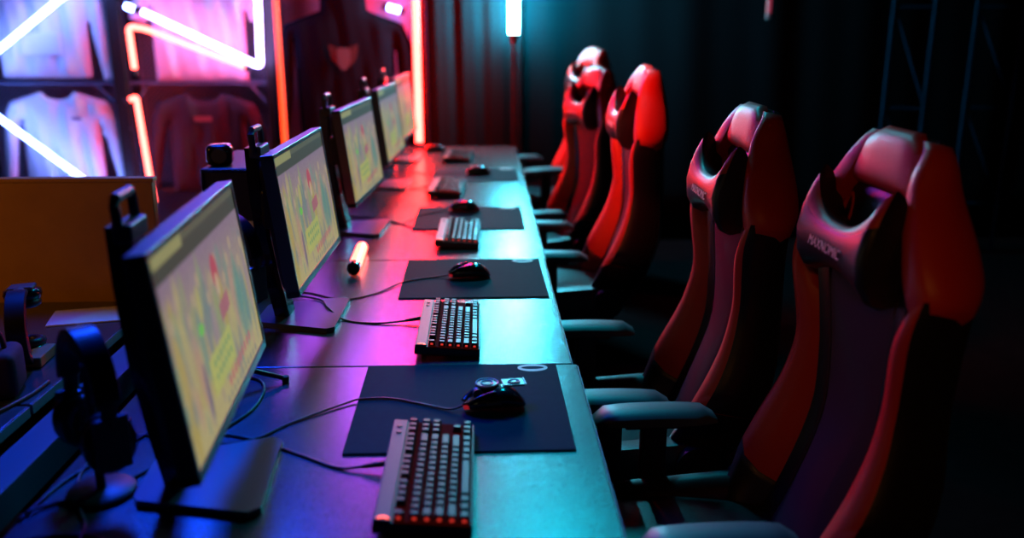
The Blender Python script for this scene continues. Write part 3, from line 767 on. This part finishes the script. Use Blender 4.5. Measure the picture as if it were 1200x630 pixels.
    lo = bpy.data.objects.new('brand_lettering', me); C.objects.link(lo); lo.parent = pil
    Mx = Matrix(((0, -math.sin(AL), math.cos(AL)), (1, 0, 0), (0, math.cos(AL), math.sin(AL)))).to_4x4()
    p = bp(0, PV - 0.020, 0.022 + 0.0790)
    lo.matrix_local = Matrix.Translation(p) @ Mx
    # pillow straps
    b = B()
    for s in (-1, 1): tube(b, [bp(s * 0.10, PV - 0.05, 0.05), bp(s * 0.122, 0.70, 0.010)], 0.006, 6)
    obj('pillow_strap', b, black_fabric, pil)
    # seat
    b = B(); secs = []
    for k in range(15):
        q = k / 14; x = -0.26 + 0.50 * q
        zt = 0.475 + 0.02 * math.sin(PI * q) - 0.03 * max(0, (q - 0.8) / 0.2) ** 2; hw = 0.19 + 0.02 * math.sin(PI * q)
        secs.append([Vector((x, u * hw, z)) for u, z in ((-1, 0.39), (-1, zt - 0.01), (-0.7, zt), (0, zt - 0.008), (0.7, zt), (1, zt - 0.01), (1, 0.39))])
    loft(b, secs); obj('seat_cushion', b, black_leather, t, True, 50)
    for s in (-1, 1):
        b = B(); secs = []
        for k in range(13):
            q = k / 12; x = -0.25 + 0.46 * q; h = 0.53 - 0.035 * q - 0.02 * max(0, (q - 0.7) / 0.3) ** 2
            secs.append([Vector((x, s * y, z)) for y, z in ((0.165, 0.40), (0.170, h - 0.03), (0.195, h), (0.235, h - 0.005), (0.250, h - 0.05), (0.245, 0.38))])
        loft(b, secs); obj('seat_bolster', b, black_leather, t, True, 60)
        # hinge cover
        b = B(); tube(b, [(BX - 0.01, s * 0.235, 0.47), (BX - 0.01, s * 0.265, 0.47)], 0.055, 20); obj('hinge_cover', b, black_plastic, t, True, 40)
        # armrest
        b = B(); secs = []
        for k in range(11):
            q = -1 + 2 * k / 10; x = -0.035 + 0.140 * q; hw = 0.044 * (1 - abs(q) ** 5 * 0.35); z = 0.690 + 0.006 * (1 - q * q) - (0.014 if k in (0, 10) else 0)
            if k == 10: z -= 0.004
            secs.append([Vector((x, s * 0.258 + y * hw, zz)) for y, zz in ((-1, 0.668), (-1, z - 0.008), (-0.75, z), (0.75, z), (1, z - 0.008), (1, 0.668))])
        loft(b, secs); arm = obj('armrest', b, arm_mat, t, True, 50)
        b = B(); box(b, (-0.035, s * 0.258, 0.56), (0.06, 0.03, 0.20), 0.008); box(b, (-0.035, s * 0.258, 0.662), (0.14, 0.06, 0.012), 0.003); obj('arm_post', b, black_plastic, arm)
        b = B(); box(b, (-0.035, s * 0.20, 0.375), (0.07, 0.155, 0.014), 0.003); box(b, (-0.035, s * 0.258, 0.43), (0.07, 0.016, 0.11), 0.003); obj('arm_bracket', b, grey_plastic, arm)
    b = B(); box(b, (-0.02, 0, 0.365), (0.24, 0.20, 0.04), 0.01); obj('tilt_mechanism', b, black_metal, t)
    b = B(); tube(b, [(0, 0, 0.10), (0, 0, 0.35)], 0.028, 18); tube(b, [(0, 0, 0.30), (0, 0, 0.39)], 0.016, 14); obj('gas_lift', b, black_metal, t, True, 40)
    b = B()
    tube(b, [(0, 0, 0.055), (0, 0, 0.105)], 0.045, 20)
    for k in range(5):
        a = 2 * PI * k / 5 + 0.3; d = Vector((math.cos(a), math.sin(a), 0))
        tube(b, [d * 0.03 + Vector((0, 0, 0.09)), d * 0.18 + Vector((0, 0, 0.085)), d * 0.31 + Vector((0, 0, 0.068))], [0.026, 0.021, 0.014], 10)
    obj('star_base', b, black_metal, t, True, 45)
    for k in range(5):
        a = 2 * PI * k / 5 + 0.3; d = Vector((math.cos(a), math.sin(a), 0)); p = Vector((-d.y, d.x, 0)); c0 = d * 0.31
        b = B()
        for s in (-1, 1): tube(b, [c0 + p * s * 0.008 + Vector((0, 0, 0.028)), c0 + p * s * 0.024 + Vector((0, 0, 0.028))], 0.028, 16)
        tube(b, [c0 + Vector((0, 0, 0.03)), c0 + Vector((0, 0, 0.066))], 0.006, 8)
        obj('caster', b, rubber, t, True, 40)
    return t
ch0 = make_chair()
chairs = [(0.388, 1.610, R(182), -0.010, 'nearest red and black gaming chair, large at the right of the photo'),
          (0.292, 2.220, R(180), -0.005, 'second red and black gaming chair from the camera, turned to the desk'),
          (0.235, 3.420, R(180), 0.035, 'third gaming chair from the camera, bright red wing, middle of the row'),
          (0.200, 4.400, R(194), -0.020, 'fourth gaming chair from the camera, in front of the farthest chair'),
          (0.290, 5.300, R(194), 0.045, 'farthest gaming chair, only headrest and pillow showing over the fourth')]
for i, (x, y, rz, lift, lb) in enumerate(chairs):
    o = ch0 if i == 0 else copy_tree(ch0)
    o.location = (x, y, 0); o.rotation_euler = (0, 0, rz)
    tag(o, lb, 'chair', 'gaming chairs along the desks')
    for c in children(o):
        if not (c.name.startswith('star_base') or c.name.startswith('caster') or c.name.startswith('gas_lift')):
            c.location.z += lift
        if i == 0 and c.name.startswith('armrest'): c.location.z -= 0.028; c.location.x += 0.03

# ------------------------------------------------------------------ lamps: tubes
def tube_lamp(name, pts, r, m, label, cat='neon light', group=None, capm=None, bends=0, mounts=()):
    t = empty(name, pts[0], 0, label, cat, group); p0 = Vector(pts[0])
    P = [Vector(p) - p0 for p in pts]
    if len(P) > 2:                                   # round the corners
        Q = [P[0]]
        for a, c, d in zip(P, P[1:], P[2:]):
            ra = min(0.035, (a - c).length * 0.4)
            s = c + (a - c).normalized() * ra; e = c + (d - c).normalized() * ra
            for k in range(7):
                q = k / 6; Q.append(s * (1 - q) ** 2 + c * 2 * q * (1 - q) + e * q * q)
        Q.append(P[-1]); P = Q
    b = B(); tube(b, P, r, 14); obj('glass_tube', b, m, t, True, 50)
    for (a, c) in mounts:
        b = B(); tube(b, [Vector(a) - p0, Vector(c) - p0], 0.005, 8); obj('mounting_rod', b, black_metal, t)
    for i, j in ((0, 1), (-1, -2)):
        d = (P[i] - P[j]).normalized(); b = B()
        tube(b, [P[i] - d * 0.002, P[i] + d * 0.035], r * 1.1, 12); obj('end_cap', b, capm or grey_plastic, t, True, 40)
    return t
RY = 6.10   # tubes hang just in front of the rack
k_ = RY / 6.3
def rk(x, z): return (x * k_, RY, 1.5 + (z - 1.5) * k_)
tube_lamp('neon_tube', [rk(-3.42, 1.177), rk(-2.50, 1.85)], 0.017, neon_white, 'white neon tube slanting across the white hoodie at upper left', group='white neon tubes')
tube_lamp('neon_tube', [rk(-3.42, 0.974), rk(-2.55, 0.25)], 0.017, neon_white, 'white neon tube slanting down across the lower white sweatshirt', group='white neon tubes')
tube_lamp('neon_tube', [rk(-2.255, 1.565), rk(-1.50, 1.205), rk(-1.475, 1.95)], 0.020, neon_violet, 'white violet neon tube bent into a V beside the pale T-shirt', group='white neon tubes')
tube_lamp('neon_tube', [rk(-2.345, 1.19), rk(-2.355, 1.47), rk(-2.25, 1.455), rk(-1.60, 1.20)], 0.018, neon_red, 'hooked pink red neon tube under the V-shaped white one', group='red neon tubes')
tube_lamp('neon_tube', [rk(-2.40, 0.985), rk(-2.355, 1.005), rk(-2.31, 0.28)], 0.017, neon_red, 'short vertical red neon tube with a hooked top beside the rack post', group='red neon tubes', mounts=[((-2.33, 6.10, 0.80), (-2.41, 6.28, 0.80))])
tube_lamp('neon_tube', [(-2.31, 6.16, 1.60), (-2.25, 6.16, 1.575)], 0.020, neon_white, 'tiny white neon stub above the hooked red tube', group='white neon tubes')
tube_lamp('neon_tube', [(-0.66, 6.62, 1.60), (-0.57, 6.62, 1.575)], 0.022, neon_white, 'short blue white neon stub behind the black hoodie shoulder', group='white neon tubes', mounts=[((-0.615, 6.62, 1.59), (-0.615, 6.775, 1.59))])
tube_lamp('led_strip', [(-1.325, 6.10, 0.10), (-1.325, 6.10, 2.3)], 0.018, neon_orange, 'thin vertical orange light strip on the middle rack post', 'light strip')
# red tube on the desk
t = tube_lamp('tube_light', [(-0.392, 5.63, 0.775), (-0.392, 5.63, 2.25)], 0.022, neon_red_main, 'tall upright red tube light at the far end of the desks', 'tube light')
b = B(); tube(b, [(0, 0, -0.035), (0, 0, -0.020), (0, 0, -0.014)], [0.045, 0.045, 0.026], 24); obj('foot_plate', b, black_metal, t, True, 40)
# cyan tube on a pole
t = empty('cyan_tube_lamp', (0.209, 6.00, 0), 0, 'upright cyan tube light on a thin pole behind the desk row', 'tube light')
b = B(); tube(b, [(0, 0, 1.42), (0, 0, 2.22)], 0.034, 20); obj('glass_tube', b, neon_cyan, t, True, 50)
b = B(); tube(b, [(0, 0, 1.36), (0, 0, 1.425)], [0.02, 0.036], 16); obj('tube_socket', b, black_plastic, t, True, 40)
b = B(); tube(b, [(0, 0, 0.02), (0, 0, 1.37)], 0.010, 12); obj('pole', b, mat('matte_pole', (0.02, 0.02, 0.02), 0.9, spec=0.05), t, True, 40)
b = B(); tube(b, [(0, 0, 0), (0, 0, 0.018), (0, 0, 0.025)], [0.10, 0.10, 0.06], 24); obj('foot_plate', b, black_metal, t, True, 40)

# ------------------------------------------------------------------ garment rack
t = empty('display_rack', (-1.93, 6.35, 0), 0, 'black metal clothes display rack with mesh back panels at upper left', 'rack')
posts = (-3.50, -2.44, -1.415, -0.42)
for x in posts:
    b = B(); box(b, (x + 1.93, -0.06, 1.3), (0.085, 0.05, 2.6), 0.004); box(b, (x + 1.93, 0.20, 1.3), (0.05, 0.05, 2.6), 0.004); box(b, (x + 1.93, 0.07, 0.02), (0.05, 0.3, 0.03)); obj('post', b, black_metal, t)
for (a, c) in ((-3.455, -2.485), (-2.395, -1.46), (-1.37, -0.465)):
    m_ = (a + c) / 2 + 1.93; w = c - a
    if c < -1: obj('mesh_panel', box(B(), (m_, 0.235, 1.3), (w, 0.003, 2.5)), perf_mat, t)
    for z in ((1.095, 1.95, 0.36) if c < -1 else (1.95, 0.30)):
        b = B(); box(b, (m_, 0.08, z), (w, 0.26, 0.022), 0.002); sh = obj('shelf', b, steel_blue if z == 1.095 else black_metal, t)
        for s in (-1, 1):
            b = B(); e = m_ + s * (w / 2 - 0.02)
            tube(b, [(e, -0.03, z - 0.13), (e - s * 0.10, -0.03, z - 0.015)][::-1], 0.011, 6); obj('shelf_bracket', b, steel_blue, sh)
    b = B(); tube(b, [(m_ - w / 2, 0.0, 1.83), (m_ + w / 2, 0.0, 1.83)], 0.012, 10); obj('hanging_rail', b, black_metal, t)

# garments: cloth volumes from an outline
def garment(name, outline, loc, m, label, cat, thick=0.07, folds=0.008, step=0.022, seed=1):
    rng = random.Random(seed); ph = [rng.random() * 6 for _ in range(6)]
    poly = [Vector((x, z)) for x, z in outline]; n = len(poly)
    def inside(p):
        c = False; j = n - 1
        for i in range(n):
            a, b_ = poly[i], poly[j]
            if (a.y > p.y) != (b_.y > p.y) and p.x < (b_.x - a.x) * (p.y - a.y) / (b_.y - a.y) + a.x: c = not c
            j = i
        return c
    def near(p):
        best = None
        for i in range(n):
            a, b_ = poly[i], poly[(i + 1) % n]; d = b_ - a; q = max(0, min(1, (p - a).dot(d) / d.dot(d))); c = a + d * q; L_ = (p - c).length
            if best is None or L_ < best[0]: best = (L_, c)
        return best
    x0 = min(p.x for p in poly); x1 = max(p.x for p in poly); z0 = min(p.y for p in poly); z1 = max(p.y for p in poly)
    nx = int((x1 - x0) / step) + 2; nz = int((z1 - z0) / step) + 2
    cells = [(i, j) for i in range(nx) for j in range(nz) if inside(Vector((x0 + (i + .5) * step, z0 + (j + .5) * step)))]
    cs = set(cells); verts = {}
    for i, j in cells:
        for a, b_ in ((i, j), (i + 1, j), (i + 1, j + 1), (i, j + 1)): verts.setdefault((a, b_), 0)
    bm = B(); front = {}; back = {}
    for (i, j) in verts:
        bd = not all((i + a, j + b_) in cs for a, b_ in ((0, 0), (-1, 0), (0, -1), (-1, -1)))
        p = Vector((x0 + i * step, z0 + j * step)); L_, c = near(p)
        if bd:
            v = bm.verts.new((c.x, 0, c.y)); front[(i, j)] = back[(i, j)] = v
        else:
            h = thick * (1 - math.exp(-L_ / 0.035))
            f = folds * (math.sin(p.x * 34 + ph[0] + 2 * math.sin(p.y * 5 + ph[1])) + 0.7 * math.sin(p.x * 61 + p.y * 9 + ph[2])) * min(1, L_ / 0.04)
            front[(i, j)] = bm.verts.new((p.x, -h * 0.5 + f, p.y)); back[(i, j)] = bm.verts.new((p.x, h * 0.5 - f * 0.3, p.y))
    for i, j in cells:
        q = [(i, j), (i + 1, j), (i + 1, j + 1), (i, j + 1)]
        for d, rev in ((front, False), (back, True)):
            vs = [d[k] for k in q]
            if rev: vs = vs[::-1]
            try: bm.faces.new(vs)
            except ValueError: pass
    t = empty(name, loc, 0, label, cat)
    obj('cloth', bm, m, t, True)
    return t
sweat = [(-0.27, -0.60), (-0.26, -0.10), (-0.30, -0.25), (-0.36, -0.58), (-0.43, -0.56), (-0.385, -0.10), (-0.33, 0.02), (-0.11, 0.085), (-0.07, 0.045), (0.0, 0.03), (0.07, 0.045), (0.11, 0.085), (0.33, 0.02), (0.385, -0.10), (0.43, -0.56), (0.36, -0.58), (0.30, -0.25), (0.26, -0.10), (0.27, -0.60)]
hood = [(-0.29, -0.58), (-0.30, 0.0), (-0.32, -0.30), (-0.37, -0.60), (-0.45, -0.58), (-0.42, -0.10), (-0.35, 0.05), (-0.14, 0.12), (-0.12, 0.30), (0.0, 0.38), (0.12, 0.30), (0.14, 0.12), (0.35, 0.05), (0.42, -0.10), (0.45, -0.58), (0.37, -0.60), (0.32, -0.30), (0.30, 0.0), (0.29, -0.58)]
tee = [(-0.27, -0.60), (-0.27, -0.10), (-0.30, -0.22), (-0.40, -0.19), (-0.35, 0.02), (-0.11, 0.085), (0.0, 0.03), (0.11, 0.085), (0.35, 0.02), (0.40, -0.19), (0.30, -0.22), (0.27, -0.10), (0.27, -0.60)]
GY = 6.31
def hanger(t, z=0.10, w=0.18, top=None):
    b = B(); tube(b, [(-w, 0, z - 0.06), (0, 0, z), (w, 0, z - 0.06)], 0.006, 6)
    tube(b, smooth_path([(0, 0, z), (0, 0, z + 0.05), (0.015, 0, z + 0.07), (0, 0, z + 0.085)], 4), 0.003, 6)
    obj('hanger', b, black_metal, t)
g = garment('hoodie', [(x * 1.02, z) for x, z in hood], (-2.93, GY, 1.715), white_cloth, 'white hoodie hanging in the upper left bay of the rack', 'hoodie', seed=2)
b = B(); box(b, (0, -0.045, -0.36), (0.26, 0.014, 0.15), 0.006); obj('front_pocket', b, white_cloth, g)
g = garment('sweatshirt', sweat, (-2.885, GY, 0.955), white_cloth, 'white long sleeved sweatshirt in the lower left rack bay', 'sweatshirt', seed=3)
b = B(); box(b, (0.13, -0.052, -0.09), (0.06, 0.004, 0.022)); obj('chest_label', b, mat('grey_print', (0.12, 0.12, 0.25), 0.7), g)
g = garment('t_shirt', [(x * 1.15, z) for x, z in tee], (-1.895, GY, 1.705), pink_lit_white_cloth, 'pale T-shirt tinted violet behind the V-shaped neon tube', 't-shirt', seed=4)
g = garment('sweatshirt', sweat, (-1.895, GY, 0.945), plum_cloth, 'dark sweatshirt with a small pink chest label in the rack', 'sweatshirt', seed=5)
b = B(); box(b, (-0.01, -0.052, -0.085), (0.12, 0.004, 0.035)); obj('chest_label', b, pink_print, g)
g = garment('hoodie', [(x * 1.12, z * 1.25) for x, z in hood], (-0.915, 6.24, 1.42), black_cloth, 'large black hoodie with a pale emblem in the right rack bay', 'hoodie', thick=0.10, seed=6, folds=0.004)
b = B(); prism(b, [(-0.100, 0.045), (-0.05, 0.020), (0.05, 0.020), (0.100, 0.045), (0.085, -0.05), (0.045, -0.10), (-0.045, -0.10), (-0.085, -0.05)], 'y', -0.082, -0.078)
e = obj('chest_emblem', b, mat('maroon_print', (0.014, 0.002, 0.006), 0.8), g); e.location = (0.0, 0, -0.105)
b = B(); prism(b, [(-0.045, -0.010), (-0.03, 0.015), (0.03, 0.015), (0.045, -0.010), (0.042, -0.075), (0.018, -0.125), (-0.018, -0.125), (-0.042, -0.075)], 'y', -0.086, -0.082)
obj('emblem_center', b, pale_print, e)

# ------------------------------------------------------------------ drapes behind the desks
def drape(name, x0, x1, y, z1, label, amp=0.03, freq=26, seed=0, m=None):
    b = B(); n = int((x1 - x0) / 0.012); cols = []
    rng = random.Random(seed); ph = rng.random() * 6
    for i in range(n + 1):
        x = x0 + (x1 - x0) * i / n; col = []
        for j in range(9):
            z = z1 * j / 8
            yy = y + amp * math.sin(freq * x + ph + 1.2 * math.sin(3.1 * x + z * 0.4)) + amp * 0.4 * math.sin(freq * 2.3 * x + z * 0.8)
            col.append((x, yy, z))
        cols.append(col)
    F = [[b.verts.new(p) for p in c] for c in cols]; K = [[b.verts.new((p[0], p[1] + 0.006, p[2])) for p in c] for c in cols]
    for i in range(n):
        for j in range(8):
            b.faces.new((F[i][j], F[i + 1][j], F[i + 1][j + 1], F[i][j + 1])); b.faces.new((K[i][j + 1], K[i + 1][j + 1], K[i + 1][j], K[i][j]))
        b.faces.new((F[i][0], K[i][0], K[i + 1][0], F[i + 1][0])); b.faces.new((F[i][8], F[i + 1][8], K[i + 1][8], K[i][8]))
    for i in (0, n):
        for j in range(8):
            vs = (F[i][j], F[i][j + 1], K[i][j + 1], K[i][j]); b.faces.new(vs if i == 0 else vs[::-1])
    o = obj(name, b, m or curtain_mat, None, True); return tag(o, label, 'curtain', 'black drapes across the back')
drape('curtain', -0.36, 0.27, 6.16, 2.95, 'black drape lit red in folds between red and cyan tubes', 0.012, 30, 1, mat('grey_drape_cloth', (0.0055, 0.013, 0.016), 0.95, spec=0.02))
drape('curtain', 0.28, 3.95, 6.20, 2.95, 'wide black drape filling the dark back of the room', 0.006, 9, 2)

# ------------------------------------------------------------------ steel truss stands at right
def truss(x, y, w, label, tw=0.25):
    t = empty('truss_stand', (x, y - 0.04, 0), R(-14), label, 'truss', 'truss stands in the dark')
    for s in (0, 1):
        b = B(); tube(b, [(s * w, 0, 0), (s * w, 0, 2.6)], 0.014, 10); obj('upright', b, truss_mat, t, True, 40)
    for k in range(4):
        z = 0.32 + k * 0.635
        b = B(); tube(b, [(0, 0, z), (w, 0, z)], 0.010, 8); obj('rung', b, truss_mat, t)
        b = B(); tube(b, [(0.02, 0, z + 0.60), (w, 0, z + 0.02)], 0.009, 8); obj('brace', b, truss_mat, t)
    return t
truss(2.62, 5.90, 0.245, 'left steel truss stand, faint blue, in the dark upper right')
truss(3.17, 5.92, 0.28, 'right steel truss stand, barely visible, nearest the picture edge')
tube_lamp('tube_light', [(1.875, 6.05, 1.55), (1.875, 6.05, 2.1)], 0.016, neon_pink, 'dim short pink tube light high in the dark right background', 'tube light', mounts=[((1.875, 6.05, 2.05), (1.875, 6.05, 3.10))])
t = C.objects[-1]
